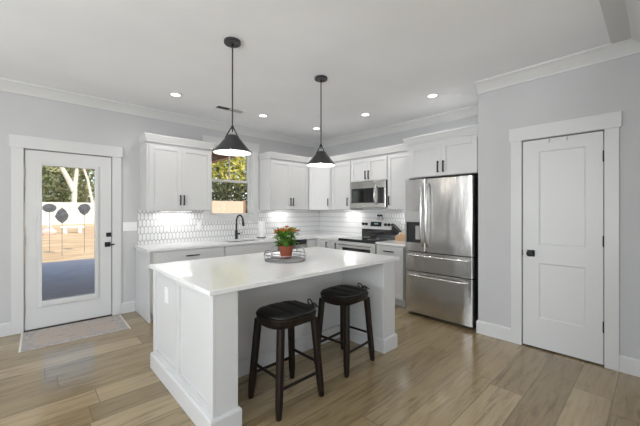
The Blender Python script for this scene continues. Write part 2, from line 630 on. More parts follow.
# ------------------------------------------------------------------ pantry door
fB = lambda mb, a, c, p0, p1, z0, z1: mb.box(XP - p1, XP - p0, a, c, z0, z1)
b = MB()
casing(b, .222, 1.036, .316, .939, 2.064, 2.197, .015, fB)
struct(b.build('trim_6', M['trim'], bevel=.002), 'white flat board casing round the pantry door', 'trim')
struct(MB().box(XP + .06, XP + .1, P2[0], P2[1], 0, P2[2]).build('gap_shade_sheet', M['bronze']), 'dark sheet added behind the pantry door for the shade in its gaps', 'trim')  # dark sheet standing in for the shade in the door gaps
d = thing('door_2', 'white two-panel pantry door with black hardware', 'door', (XP + .004, .931, 0), -PI / 2, kind='structure')
W = .931 - .324
b = MB()
px0, px1 = .931 - .796, .931 - .442
zz = [(.304, .845), (1.025, 1.939)]
b.box(0, px0, 0, .035, .014, 2.053)
b.box(px1, W, 0, .035, .014, 2.053)
for a, c in ((.014, .304), (.845, 1.025), (1.939, 2.053)):
    b.box(px0, px1, 0, .035, a, c)
for a, c in zz:
    b.box(px0 + .012, px1 - .012, .009, .030, a + .012, c - .012)
    # sloped edge of the recessed panel
    o = [(px0, 0, a), (px1, 0, a), (px1, 0, c), (px0, 0, c)]
    i = [(px0 + .012, .009, a + .012), (px1 - .012, .009, a + .012), (px1 - .012, .009, c - .012), (px0 + .012, .009, c - .012)]
    b.quadmesh(o + i, [(k, (k + 1) % 4, 4 + (k + 1) % 4, 4 + k) for k in range(4)])
b.build('door_slab', M['door'], d)
for z in (1.832, 1.09, .345):
    MB().lathe([(.0075, -.048), (.0075, .048)], 10, (W + .004, -.012, z)).build('hinge', M['black'], d, smooth=True)
kn = MB().box(.038, .102, -.008, 0, .902, .966).build('knob_plate', M['black'], d, bevel=.002)
b = MB()
b.tube([(.07, -.008, .934), (.07, -.03, .934)], .01, 12)
b.lathe([(.014, 0), (.026, .006), (.029, .018), (.024, .028), (.0, .031)], 20)
bb = MB()
bb.tube([(.07, -.008, .934), (.07, -.034, .934)], .01, 12)
bb.tube([(.07, -.030, .934), (.07, -.036, .934), (.07, -.05, .934), (.07, -.062, .934), (.07, -.066, .934)], [.014, .027, .030, .025, .010], 20)
bb.build('knob', M['black'], kn, smooth=True)
b.bm.free()
MB().box(-.009, -.0005, -.004, .02, .905, .962).build('strike', M['black'], d, label='black strike edge beside the knob')
for k, (yy, lb) in enumerate(((.71, 'tiny metal over-door hook nearer the knob side, hung on pantry door top'), (.575, 'tiny metal over-door hook nearer the hinge side, hung on pantry door top'))):
    b = MB()
    b.tube([(XP + .012, yy, 2.0535), (XP - .002, yy, 2.0555), (XP - .004, yy, 2.04), (XP - .004, yy, 2.018), (XP - .012, yy, 2.013), (XP - .016, yy, 2.024)], .0028, 6)
    tag(b.build('over_door_hook', M['satin'], smooth=True), lb, 'hook', 'hooks over the pantry door')

# ------------------------------------------------------------------ kitchen window
x0, x1, z0, z1 = W1
wd = thing('window_1', 'white framed sash window over the sink with garden view', 'window', (x0, YA, z0), kind='structure')
ww, wh = x1 - x0, z1 - z0
b = MB()
for a, c in ((-.11, 0), (ww, ww + .11)):
    b.box(a, c, -.018, 0, -.1, wh + .02)
b.box(-.125, ww + .125, -.024, 0, wh + .02, wh + .16)
b.box(0, ww, -.018, 0, -.1, 0)
b.build('casing', M['trim'], wd, bevel=.002)
b = MB()
b.box(0, .02, 0, .13, 0, wh)
b.box(ww - .02, ww, 0, .13, 0, wh)
b.box(.02, ww - .02, 0, .13, 0, .015)
b.box(.02, ww - .02, 0, .13, wh - .02, wh)
b.build('jamb', M['trim'], wd)
mz = 1.85 - z0
def sash(name, a0, a1, c0, c1, y, munt, bot):
    b = MB()
    fw = .034
    b.box(a0, a0 + fw, y, y + .03, c0, c1)
    b.box(a1 - fw, a1, y, y + .03, c0, c1)
    b.box(a0 + fw, a1 - fw, y, y + .03, c1 - .036, c1)
    b.box(a0 + fw, a1 - fw, y, y + .03, c0, c0 + bot)
    if munt:
        m = (a0 + a1) / 2
        b.box(m - .009, m + .009, y + .006, y + .024, c0 + bot, c1 - .036)
    s_ = b.build(name, M['trim'], wd)
    MB().box(a0 + fw, a1 - fw, y + .012, y + .018, c0 + bot, c1 - .036).build('pane', M['glass'], s_)
sash('upper_sash', .02, ww - .02, mz - .018, wh - .02, .085, True, .03)
sash('lower_sash', .02, ww - .02, .015, mz + .018, .05, False, .022)

# windows of the living area behind the camera
for k, (y0, y1, z0, z1) in enumerate(WW):
    t = thing('window_%d' % (k + 2), ('wide living area window west of the island, out of the photo', 'wide living area window at the far south end, out of the photo')[k], 'window', (XW, y0, z0), kind='structure')
    b = MB()
    h, l = z1 - z0, y1 - y0
    for a, c in ((0, .05), (l / 2 - .03, l / 2 + .03), (l - .05, l)):
        b.box(-.12, -.06, a, c, 0, h)
    for a, c in ((0, .05), (h / 2 - .02, h / 2 + .02), (h - .05, h)):
        b.box(-.12, -.06, 0, l, a, c)
    for a, c, e, f in ((-.1, 0, -.1, h + .1), (l, l + .1, -.1, h + .1), (0, l, -.1, 0), (0, l, h, h + .1)):
        b.box(0, .018, a, c, e, f)
    b.build('window_frame', M['trim'], t)
t = thing('window_4', 'wide living area window behind the viewpoint, out of the photo', 'window', (SW[0], YS, SW[2]), kind='structure')
b = MB()
h, l = SW[3] - SW[2], SW[1] - SW[0]
for a, c in ((0, .05), (l / 2 - .03, l / 2 + .03), (l - .05, l)):
    b.box(a, c, -.12, -.06, 0, h)
for a, c in ((0, .05), (h / 2 - .02, h / 2 + .02), (h - .05, h)):
    b.box(0, l, -.12, -.06, a, c)
for a, c, e, f in ((-.1, 0, -.1, h + .1), (l, l + .1, -.1, h + .1), (0, l, -.1, 0), (0, l, h, h + .1)):
    b.box(a, c, 0, .018, e, f)
b.build('window_frame', M['trim'], t)

# ------------------------------------------------------------------ tile backsplash (elongated hexagon tiles)
CT = .892   # worktop height along the walls
def clip(poly, x0, x1, y0, y1):
    def cut(p, ax, v, keep):
        out = []
        for i in range(len(p)):
            a, c = p[i], p[(i + 1) % len(p)]
            ia, ic = keep(a[ax], v), keep(c[ax], v)
            if ia:
                out.append(a)
            if ia != ic:
                t = (v - a[ax]) / (c[ax] - a[ax])
                out.append((a[0] + t * (c[0] - a[0]), a[1] + t * (c[1] - a[1])))
        return out
    ge, le = (lambda q, v: q >= v), (lambda q, v: q <= v)
    for ax, v, k in ((0, x0, ge), (0, x1, le), (1, y0, ge), (1, y1, le)):
        if len(poly) < 3:
            return []
        poly = cut(poly, ax, v, k)
    return poly
def tiles(mb, u0, u1, z0, z1, f, skip=()):
    w_, s_, p_ = .049, .068, .028
    g = .0034
    pitch = s_ + p_
    for row in range(int(z0 / pitch) - 1, int(z1 / pitch) + 2):
        for c in range(int(u0 / w_) - 1, int(u1 / w_) + 2):
            cx = (c + (.5 if row % 2 else 0)) * w_
            cz = row * pitch + .03
            a, hh = w_ / 2 - g, s_ / 2
            poly = [(cx - a, cz - hh), (cx, cz - hh - p_ + 2.3 * g), (cx + a, cz - hh), (cx + a, cz + hh), (cx, cz + hh + p_ - 2.3 * g), (cx - a, cz + hh)]
            poly = clip(poly, u0, u1, z0, z1)
            if len(poly) < 3:
                continue
            n = len(poly)
            co = [f(u, z, .006) for u, z in poly] + [f(u, z, .0072) for u, z in poly]
            mb.quadmesh(co, [tuple(range(n, 2 * n))] + [(i, (i + 1) % n, n + (i + 1) % n, n + i) for i in range(n)])
def splash(name, label, regs, f, box):
    root = thing(name, label, 'backsplash', kind='structure')
    g = MB()
    for r_ in regs:
        box(g, *r_)
    g.build('grout', M['grout'], root)
    t = MB()
    for r_ in regs:
        tiles(t, *r_, f)
    t.build('tiles', M['tile'], root)
splash('trim_8', 'white elongated hexagon tile backsplash under the sink window', [(1.10, 2.0, CT, 1.37), (2.0, 2.98, CT, 1.2), (2.98, XB, CT, 1.372)],
       lambda u, z, o: (u, YA - o, z), lambda g, a, c, e, f: g.box(a, c, YA - .006, YA, e, f))
splash('trim_9', 'white elongated hexagon tile backsplash behind the range', [(-(YA - .009), -2.29, CT, 1.42)],
       lambda u, z, o: (XB - o, -u, z), lambda g, a, c, e, f: g.box(XB - .006, XB, -c, -a, e, f))

# ------------------------------------------------------------------ cabinets
def pull(parent, x, z, yf, length=.14, vertical=True):
    b = MB()
    h = length / 2
    if vertical:
        b.box(x - .0075, x + .0075, yf - .034, yf - .022, z - h, z + h)
        for s_ in (-1, 1):
            b.box(x - .005, x + .005, yf - .024, yf, z + s_ * (h - .012) - .005, z + s_ * (h - .012) + .005)
    else:
        b.box(x - h, x + h, yf - .034, yf - .022, z - .0075, z + .0075)
        for s_ in (-1, 1):
            b.box(x + s_ * (h - .012) - .005, x + s_ * (h - .012) + .005, yf - .024, yf, z - .005, z + .005)
    b.build('handle', M['black'], parent, bevel=.0015, label='black bar pull')

UG = 'white upper cabinets'
BG = 'white base cabinets'
def upper(label, loc, rot, w_, d_, h_, doors, hz=.14, name='upper_cabinet'):
    t = thing(name, label, 'cabinet', loc, rot, UG)
    MB().box(0, w_, -(d_ - .021), 0, 0, h_).build('carcass', M['cab'], t, bevel=.0015)
    for x0, x1, hx in doors:
        dr = MB().shaker(x0, x1, .006, h_ - .03, -d_).build('door', M['cab'], t, bevel=.0015)
        pull(dr, hx, hz, -d_)
    return t
ZU = 1.37
DA = YA - .002 - 4.47
cA1 = upper('white two-door wall cabinet between the glazed door and the window', (1.125, YA - .002, ZU - .01), 0, .867, DA, .89,
            [(.025, .4312, .408), (.4328, .857, .456)])
upper('white two-door wall cabinet just right of the sink window', (3.015, YA - .002, ZU), 0, .848, DA, .88,
      [(.022, .4352, .413), (.4368, .844, .472)])
XU = 4.11
DB = XB - .002 - XU
# diagonal corner unit
p0, p1 = Vector((3.866, 4.47)), Vector((XU, 4.122))
dd = p1 - p0
ang = math.atan2(dd.y, dd.x)
L = dd.length
t = thing('upper_cabinet', 'white single-door wall cabinet set diagonally across the room corner', 'cabinet', (p0.x, p0.y, ZU), ang, UG)
inv = Matrix.Rotation(-ang, 2)
o = Vector((math.sin(ang), -math.cos(ang))) * -.021
poly = [p0 + o + Vector((.0, .004)), p1 + o, Vector((XB - .002, p1.y + .002)), Vector((XB - .002, YA - .002)), Vector((3.866, YA - .002))]
MB().prism([tuple(inv @ (q - p0)) for q in poly], 0, .88).build('carcass', M['cab'], t)
dr = MB().shaker(.02, L - .02, .006, .85, 0).build('door', M['cab'], t, bevel=.0015)
pull(dr, L - .055, .14, 0)
upper('white single-door wall cabinet between the corner unit and the microwave', (XB - .002, 4.118, ZU), -PI / 2, .478, DB, .88,
      [(.01, .47, .42)])
upper('short white two-door cabinet above the microwave', (XB - .002, 3.638, 1.845), -PI / 2, .756, DB, .405,
      [(.006, .3722, .338), (.3738, .75, .404)], .10)
upper('white single-door wall cabinet between microwave and fridge', (XB - .002, 2.880, ZU), -PI / 2, .588, DB, .88,
      [(.008, .58, .045)])
XF = 3.705
cF = upper('deep white two-door cabinet above the fridge', (XB - .002, 2.288, 1.787), -PI / 2, .924, XB - .002 - XF, .435,
      [(.05, .4792, .446), (.4808, .90, .515)], .11)

CC = [(0, 0), (.006, 0), (.009, .018), (.016, .03), (.032, .075), (.038, .082), (.038, .097), (0, .097)]
def cc(z, zmax=None):
    return [(u, z + v) for u, v in CC]
q = MB().sweep([(1.125, YA - .003), (1.125, 4.47), (1.992, 4.47), (1.992, YA - .03)], cc(2.252)).build('cabinet_crown', M['cab'])
tag(q, 'white crown strip capping the cabinet left of the window', 'moulding', 'cabinet crown strips')
q = MB().sweep([(3.015, YA - .003), (3.015, 4.47), tuple(p0), tuple(p1), (XU, 2.293)], cc(2.252)).build('cabinet_crown', M['cab'])
tag(q, 'long white crown strip turning the corner above the wall cabinets', 'moulding', 'cabinet crown strips')
q = MB().sweep([(XU - .06, 2.288), (XF, 2.288), (XF, YP + .003)], cc(2.2225)).build('cabinet_crown', M['cab'])
tag(q, 'white crown strip capping the deep cabinet over the fridge', 'moulding', 'cabinet crown strips')

def base(label, loc, rot, w_, d_, doors=(), drawers=(), left_end=False, open_top=0.):
    t = thing('base_cabinet', label, 'cabinet', loc, rot, BG)
    b = MB()
    b.box(0, w_, -(d_ - .021), 0, .10, CT - .0305 - open_top)
    b.box(0, w_, -(d_ - .09), 0, 0, .10)
    if open_top:
        b.box(0, w_, -(d_ - .021), -(d_ - .04), CT - .0305 - open_top, CT - .0305)
    if left_end:
        b.box(-.016, 0, -(d_ - .0), 0, 0, CT - .0305)
    b.build('carcass', M['cab'], t, bevel=.0015)
    for x0, x1, z0, z1 in drawers:
        g = MB().box(x0, x1, -d_, -d_ + .02, z0, z1).build('drawer', M['cab'], t, bevel=.002)
        pull(g, (x0 + x1) / 2, (z0 + z1) / 2, -d_, .17, False)
    for x0, x1, z0, z1, hx in doors:
        g = MB().shaker(x0, x1, z0, z1, -d_).build('door', M['cab'], t, bevel=.0015)
        pull(g, hx, z1 - .1, -d_)
    return t
DBA = YA - .01 - 4.17
base('white base cabinet with wide drawer nearest the glazed door', (1.086, YA - .01, 0), 0, .956, DBA,
     [(.055, .498, .115, .69, .47), (.502, .946, .115, .69, .53)], [(.055, .946, .70, .845)], True)
t = base('white sink base cabinet below the window', (2.044, YA - .01, 0), 0, .910, DBA,
     [(.008, .453, .115, .69, .425), (.457, .902, .115, .69, .485)], open_top=.215)
MB().box(.008, .902, -DBA, -DBA + .02, .70, .845).build('false_front', M['cab'], t, bevel=.002)
# corner base: two leaves meeting in the inner corner
XBF = 3.80
t = thing('base_cabinet', 'white corner base cabinet between dishwasher and range side', 'cabinet', (3.56, YA - .01, 0), 0, BG)
ix, iy = XBF - 3.56, 4.17 - (YA - .01)
ex = XB - .01 - 3.56
MB().prism([(0, 0), (0, iy + .021), (ix + .021, iy + .021), (ix + .021, iy - .32), (ex, iy - .32), (ex, 0)], .1, CT - .0305).prism(
    [(0, 0), (0, iy + .09), (ix + .09, iy + .09), (ix + .09, iy - .32), (ex, iy - .32), (ex, 0)], 0, .1).build('carcass', M['cab'], t)
MB().shaker(.012, ix - .002, .115, .845, iy).build('door', M['cab'], t, bevel=.0015)
g = MB().shaker(.004, .315, .115, .845, 0).xf(Matrix.Translation((ix, iy, 0)) @ Matrix.Rotation(-PI / 2, 4, 'Z')).build('door', M['cab'], t, bevel=.0015)
hb = MB()
hb.box(ix - .032, ix - .022, iy - .27, iy - .258, .70, .82)
hb.box(ix - .024, ix, iy - .269, iy - .259, .71, .72).box(ix - .024, ix, iy - .269, iy - .259, .80, .81)
hb.build('handle', M['black'], g, label='black bar pull')
DBB = XB - .01 - XBF
base('narrow white base cabinet squeezed between corner unit and range', (XB - .01, 3.848, 0), -PI / 2, .214, DBB, [(.006, .208, .115, .845, .165)])
base('white base cabinet with drawer between range and fridge', (XB - .01, 2.857, 0), -PI / 2, .465, DBB, [(.008, .457, .115, .69, .06)], [(.008, .457, .70, .845)])

# dishwasher
t = thing('dishwasher', 'stainless dishwasher with black control strip behind the potted plant', 'dishwasher', (2.956, YA - .01, 0))
MB().box(.002, .598, -DBA + .03, 0, .1, CT - .032).build('body', M['darkbody'], t)
MB().box(.004, .596, -DBA - .005, -DBA + .03, .11, .78).build('door', M['steel'], t, bevel=.003)
MB().box(.004, .596, -DBA - .005, -DBA + .03, .783, CT - .034).build('control_panel', M['blackglass'], t, bevel=.003)
b = MB()
b.tube([(.06, -DBA - .04, .73), (.54, -DBA - .04, .73)], .01, 10)
for x in (.08, .52):
    b.tube([(x, -DBA - .005, .73), (x, -DBA - .04, .73)], .007, 8)
b.build('handle', M['steel_h'], t, smooth=True)
MB().box(.002, .598, -DBA + .08, -DBA + .1, 0, .1).build('kick_plate', M['darkbody'], t)

# ------------------------------------------------------------------ perimeter worktop, sink, tap
YF, XCF = 4.15, 3.78
b = MB()
zt, zb = CT, CT - .03
SK = (2.17, 2.83, 4.28, 4.66)
b.box(1.045, SK[0], YF, YA - .0095, zb, zt)
b.box(SK[1], XB - .0095, YF, YA - .0095, zb, zt)
b.box(SK[0], SK[1], YF, SK[2], zb, zt)
b.box(SK[0], SK[1], SK[3], YA - .0095, zb, zt)
b.box(XCF, XB - .0095, 3.634, YF, zb, zt)
tag(b.build('worktop', M['quartz'], merge=False), 'white quartz worktop turning the corner with the sink cut in', 'worktop', 'quartz worktops')
tag(MB().box(XCF, XB - .0095, 2.30, 2.857, zb, zt).build('worktop', M['quartz'], bevel=.002), 'short white quartz worktop between range and fridge', 'worktop', 'quartz worktops')

t = thing('sink', 'undermount steel sink set in the worktop below the window', 'sink', (2.5, 4.47, zb - .0005))
b = MB()
hw, hd, dp = .335, .195, .2
ou = [(-hw, -hd), (hw, -hd), (hw, hd), (-hw, hd)]
b.rings([[(x, y, 0) for x, y in ou], [(x * .985, y * .98, 0) for x, y in ou], [(x * .97, y * .95, -dp) for x, y in ou]], cap=False)
b.quadmesh([(x * .97, y * .95, -dp) for x, y in ou], [(0, 1, 2, 3)])
b.build('bowl', M['steel_sink'], t, merge=True)
MB().lathe([(.0, .001), (.04, .002), (.045, .0005)], 20, (0, .05, -dp)).build('drain', M['steel_h'], t, smooth=True)

t = thing('faucet', 'black gooseneck pull-down faucet standing behind the sink', 'faucet', (2.515, 4.72, CT))
MB().lathe([(.028, 0), (.028, .006), (.023, .01), (.023, .13), (.016, .15)], 20).build('body', M['black'], t, smooth=True)
pts = [(0, 0, .15), (0, 0, .28)] + [(0, -.11 + .11 * math.cos(a), .28 + .11 * math.sin(a)) for a in [PI * k / 12 for k in range(1, 11)]]
MB().tube(pts, .0125, 12).build('spout', M['black'], t, smooth=True)
e = pts[-1]
MB().tube([e, (0, e[1] - .008, e[2] - .04), (0, e[1] - .022, e[2] - .10), (0, e[1] - .024, e[2] - .115)], [.014, .0155, .019, .018], 12).build('spray_head', M['black'], t, smooth=True)
lv = MB().tube([(.02, 0, .085), (.055, 0, .085)], .015, 12).build('lever_hub', M['black'], t, smooth=True)
MB().tube([(.052, 0, .085), (.11, -.02, .105)], [.007, .005], 8).build('lever', M['satin'], lv, smooth=True, label='metal lever of the tap')

t = thing('paper_towel_holder', 'dark round paper towel stand on the worktop right of the sink', 'holder', (2.93, 4.62, CT))
MB().lathe([(.075, 0), (.075, .008), (.07, .012), (.0, .012)], 28).build('base', M['black'], t, smooth=True)
MB().lathe([(.008, .012), (.008, .30), (.013, .305), (.013, .318), (.0, .322)], 14).build('post', M['satin'], t, smooth=True)
b = MB()
b.rings([[(r_ * math.cos(2 * PI * i / 32), r_ * math.sin(2 * PI * i / 32), z) for i in range(32)]
         for r_, z in ((.02, 0), (.056, 0), (.058, .004), (.058, .262), (.056, .266), (.02, .266), (.02, 0))], cap=False)
tag(b.build('paper_towel_roll', M['paper'], smooth=True, loc=(2.93, 4.62, CT + .0125), merge=True), 'white upright paper towel roll beside the window casing', 'paper towel')
tag(MB().lathe([(.022, 0), (.022, .006), (.012, .008), (.012, .016), (.0, .017)], 18).build('sink_button', M['satin'], smooth=True, loc=(2.72, 4.73, CT)), 'small metal push button on worktop behind the sink', 'button')

# ------------------------------------------------------------------ range
t = thing('range_cooker', 'stainless freestanding range with black glass cooktop', 'range', (XB - .012, 3.625, 0), -PI / 2)
RW, RD = .757, XB - .012 - 3.79
MB().box(.002, RW - .002, -RD + .045, 0, .0, CT - .012).build('body', M['darkbody'], t)
b = MB().box(.0, RW, -RD + .005, -.06, CT - .012, CT + .008)
b.build('cooktop', M['blackglass'], t, bevel=.003)
MB().box(.0, RW, -RD - .004, -RD + .06, CT - .032, CT - .0125).build('front_trim', M['darkbody'], t, bevel=.002)
for x, y, r_ in ((.2, -.45, .11), (.56, -.45, .09), (.2, -.2, .08), (.56, -.2, .11)):
    MB().lathe([(r_, 0), (r_, .0006), (r_ - .006, .0006), (r_ - .006, 0)], 40, (x, y, CT + .008), cap=False).build('burner_ring', M['satin'], t)
bg = MB().box(.0, RW, -.06, -.005, CT + .008, 1.035).build('back_panel', M['blackglass'], t, bevel=.002)
b = MB()
b.rings([[(x, y, z) for y, z in ((-.075, 1.035), (-.055, 1.19), (-.005, 1.19), (-.005, 1.035))] for x in (.0, RW)])
cp = b.build('control_panel', M['steel_panel'], t, bevel=.003)
dsp = MB().quadmesh([(.205, -.0742, 1.085), (.435, -.0742, 1.085), (.435, -.0628, 1.163), (.205, -.0628, 1.163)], [(0, 1, 2, 3)]).box(.206, .434, -.062, -.06, 1.09, 1.15).build('display', M['screen'], cp)
def panel_y(z):
    return -.075 + (z - 1.035) / .155 * .02 - .005
for k, x in enumerate((.285, .305, .330, .350)):
    y = panel_y(1.13) - .0005
    MB().box(x, x + .012, y - .001, y, 1.12, 1.14).build('digit', M['digits'], dsp)
for x in (.045, .115, .520, .590, .66):
    z = 1.12
    MB().tube([(x, panel_y(z) + .006, z), (x, panel_y(z) - .012, z + .002), (x, panel_y(z) - .026, z + .003)], [.026, .024, .02], 18).build('knob', M['black'], cp, smooth=True)
od = MB().box(.004, RW - .004, -RD, -RD + .044, .25, CT - .036).build('oven_door', M['steel_panel'], t, bevel=.003)
MB().box(.09, RW - .09, -RD - .003, -RD, .36, .76).build('oven_window', M['blackglass'], od)
b = MB()
b.tube([(.05, -RD - .055, .81), (RW - .05, -RD - .055, .81)], .013, 12)
for x in (.08, RW - .08):
    b.tube([(x, -RD, .81), (x, -RD - .055, .81)], .009, 8)
b.build('oven_handle', M['steel_h'], od, smooth=True)
MB().box(.004, RW - .004, -RD, -RD + .044, .06, .24).build('warming_drawer', M['steel'], t, bevel=.003)

# salt and pepper on the range back
for yy, lb in ((3.285, 'glass shaker with dark cap on range back, nearer the room corner'), (3.225, 'glass shaker with dark cap on range back, nearer the fridge')):
    t = thing('shaker', lb, 'shaker', (4.428, yy, 1.1905), 0, 'salt and pepper shakers')
    MB().lathe([(.02, 0), (.022, .004), (.021, .06), (.019, .067)], 16).build('jar', M['glassy'], t, smooth=True)
    MB().lathe([(.0205, .067), (.022, .072), (.020, .092), (.012, .1), (0, .101)], 16).build('cap', M['darkbody'], t, smooth=True, label='dark metal cap')

# knife block
t = thing('knife_block', 'light wooden knife block on the short worktop by the fridge', 'knife block', (4.24, 2.72, CT), R(8))
prof = [(.06, 0), (.072, .05), (-.028, .125), (-.09, .06), (-.09, 0)]   # (y, z), slanted face looks to +y and up
MB().rings([[(x, y, z) for y, z in prof] for x in (-.055, .055)]).build('block', M['blockwood'], t, bevel=.004)
f0, f1 = Vector((0, .072, .05)), Vector((0, -.028, .125))
dirn = Vector((0, .105, .10)).normalized()
rotm = Matrix.Rotation(R(8), 3, 'Z')
kn_lab = ['largest black-handled knife, top inner slot of the block', 'black-handled knife, top middle slot of the block', 'black-handled knife, top outer slot of the block',
          'black-handled knife, centre inner slot of the block', 'black-handled knife, centre outer slot of the block', 'small black-handled knife, lowest inner slot of the block',
          'small black-handled knife, lowest middle slot of the block', 'small black-handled knife, lowest outer slot of the block']
for k, (tt, x, ln) in enumerate([(.82, .036, .185), (.82, 0, .175), (.82, -.036, .165), (.5, .022, .165), (.5, -.022, .155), (.18, .036, .14), (.18, 0, .135), (.18, -.036, .13)]):
    base_p = f0.lerp(f1, tt) + Vector((x, 0, 0)) + dirn * .002
    wp = rotm @ base_p + Vector((4.24, 2.72, CT))
    kt = thing('kitchen_knife', kn_lab[k], 'knife', tuple(wp), R(8), 'knives in the wooden block')
    MB().tube([(0, 0, 0), tuple(dirn * .016)], [.006, .009], 8).build('bolster', M['steel_h'], kt, smooth=True, label='bright steel collar')
    MB().tube([tuple(dirn * .016), tuple(dirn * .03), tuple(dirn * (ln * .6) + Vector((0, -.004, 0))), tuple(dirn * ln), tuple(dirn * (ln + .006))], [.012, .016, .0145, .017, .009], 8).build('handle', M['black'], kt, smooth=True)

# ------------------------------------------------------------------ microwave
t = thing('microwave', 'stainless over-the-range microwave with curved handle', 'microwave', (XB - .004, 3.622, 1.40), -PI / 2)
MW, MD = .738, XB - .004 - 4.085
MB().box(.002, MW - .002, -MD + .03, 0, .012, .442).build('body', M['darkbody'], t, bevel=.003)
MB().box(.03, MW - .03, -MD + .06, -.04, 0, .012).build('vent_tray', M['satin'], t)
dr = MB().box(0, MW - .012, -MD, -MD + .03, .012, .436).build('door', M['steel_h'], t, bevel=.004)
MB().box(.03, .525, -MD - .003, -MD, .085, .325).build('window', M['blackglass'], dr)
MB().box(.585, .70, -MD - .003, -MD, .075, .325).build('control_panel', M['blackglass'], dr, label='black glass touch panel')
b = MB()
pt = []
for k in range(11):
    a = k / 10
    pt.append((.553, -MD - .012 - .045 * math.sin(PI * a) ** .6, .055 + .31 * a))
b.tube(pt, [.011] + [.014] * 9 + [.011], 10)
b.build('handle', M['steel_h'], dr, smooth=True)

# ------------------------------------------------------------------ fridge
FX = 3.658
t = thing('refrigerator', 'tall stainless four-door refrigerator beside the pantry wall', 'refrigerator', (XB - .05, 2.283, 0), -PI / 2)
FW, FD = .868, XB - .05 - FX
MB().box(.006, FW - .006, -FD + .075, 0, .03, 1.745).build('cabinet', M['darkbody'], t, bevel=.004)
MB().box(.03, FW - .03, -FD + .09, -.1, .0, .03).build('plinth', M['darkbody'], t)
for x in (.05, FW - .15):
    MB().box(x, x + .1, -FD + .02, -FD + .12, 1.745, 1.768).build('hinge_cover', M['darkbody'], t, bevel=.003)
def rounded_door(x0, x1, z0, z1, notch=None):
    b = MB()
    r_ = .018
    def pl(a, c):
        pts = [(a, -FD + .07)]
        for k in range(5):
            u = PI / 2 * k / 4
            pts.append((a + r_ - r_ * math.cos(u), -FD + r_ - r_ * math.sin(u)))
        for k in range(5):
            u = PI / 2 * k / 4
            pts.append((c - r_ + r_ * math.sin(u), -FD + r_ - r_ * math.cos(u)))
        pts.append((c, -FD + .07))
        return pts
    if notch is None:
        b.prism(pl(x0, x1), z0, z1)
    else:
        n0, n1, m0, m1 = notch
        b.prism(pl(x0, x1), z0, m0)
        b.prism(pl(x0, x1), m1, z1)
        b.box(x0, n0, -FD + .006, -FD + .07, m0, m1)
        b.box(n1, x1, -FD, -FD + .07, m0, m1)
    return b
SE = .297
# left door with the dispenser recess
ld = rounded_door(.0, SE - .003,   .836, 1.755, (.02, .222, .945, 1.345)).build('left_door', M['steel'], t, smooth=True)
ds = MB().box(.02, .222, -FD + .055, -FD + .07, .945, 1.21).box(.02, .222, -FD + .004, -FD + .07, .94, .953).build('dispenser', M['darkbody'], ld, label='dark water dispenser recess')
MB().box(.02, .222, -FD + .001, -FD + .07, 1.21, 1.345).build('dispenser_panel', M['steel_h'], ds, label='silver dispenser control panel')
MB().box(.135, .195, -FD + .035, -FD + .055, .985, 1.16).build('paddle', M['satin'], ds)
rd = rounded_door(SE + .003, FW, .836, 1.755).build('right_door', M['steel'], t, smooth=True)
md = rounded_door(0, FW, .586, .826).build('middle_drawer', M['steel'], t, smooth=True)
fd = rounded_door(0, FW, .045, .576).build('freezer_drawer', M['steel'], t, smooth=True)
def vhandle(x, par):
    b = MB()
    pts = []
    for k in range(13):
        a = k / 12
        pts.append((x, -FD - .012 - .05 * math.sin(PI * a) ** .5, .90 + .80 * a))
    b.tube(pts, [.012] + [.016] * 11 + [.012], 10)
    b.build('handle', M['steel_h'], par, smooth=True, label='bowed bright steel door handle')
vhandle(SE - .033, ld)
vhandle(SE + .036, rd)
def hhandle(z, par):
    b = MB()
    pts = []
    for k in range(15):
        a = k / 14
        pts.append((.05 + (FW - .1) * a, -FD - .010 - .05 * math.sin(PI * a) ** .5, z))
    b.tube(pts, [.010] + [.014] * 13 + [.010], 10)
    b.build('handle', M['steel_h'], par, smooth=True, label='bowed bright steel drawer handle')
hhandle(.785, md)
hhandle(.53, fd)

# ------------------------------------------------------------------ island
IZ = .892
t = thing('kitchen_island', 'white panelled island base with open seating side', 'island', (.797, 1.785, 0))
IX, IY = 2.68 - .797, 2.98 - 1.785
RY = 2.345 - 1.785
zt = IZ - .0305
MB().box(.02, IX, RY + .002, IY, 0, zt).build('cabinet_body', M['cab'], t, bevel=.0015)
MB().box(.02, .165, .0, RY + .002, 0, zt).build('wing_wall', M['cab'], t, bevel=.0015, label='white support wall at the near end of the island')
MB().box(IX - .19, IX, .0, RY + .002, 0, zt).build('wing_wall', M['cab'], t, bevel=.0015, label='white support wall at the fridge end of the island')
MB().box(.165, IX - .19, RY - .006, RY + .002, 0, zt).build('back_panel', M['cab'], t, label='plain panel behind the stools')
def end_panel(y0, y1, fl, fr):
    b = MB()
    b.box(0, .02, y0, y0 + fl, 0, zt)
    b.box(0, .02, y1 - fr, y1, 0, zt)
    b.box(0, .02, y0 + fl, y1 - fr, zt - .045, zt)
    b.box(0, .02, y0 + fl, y1 - fr, 0, .175)
    b.box(.016, .02, y0 + fl, y1 - fr, .175, zt - .045)
    return b.build('end_panel', M['cab'], t, bevel=.002, label='framed panel on the island end')
end_panel(.0, .60, .075, .035)
end_panel(.606, IY, .035, .065)
ib = [(0, 0), (.018, 0), (.018, .118), (.011, .132), (0, .132)]
b = MB()
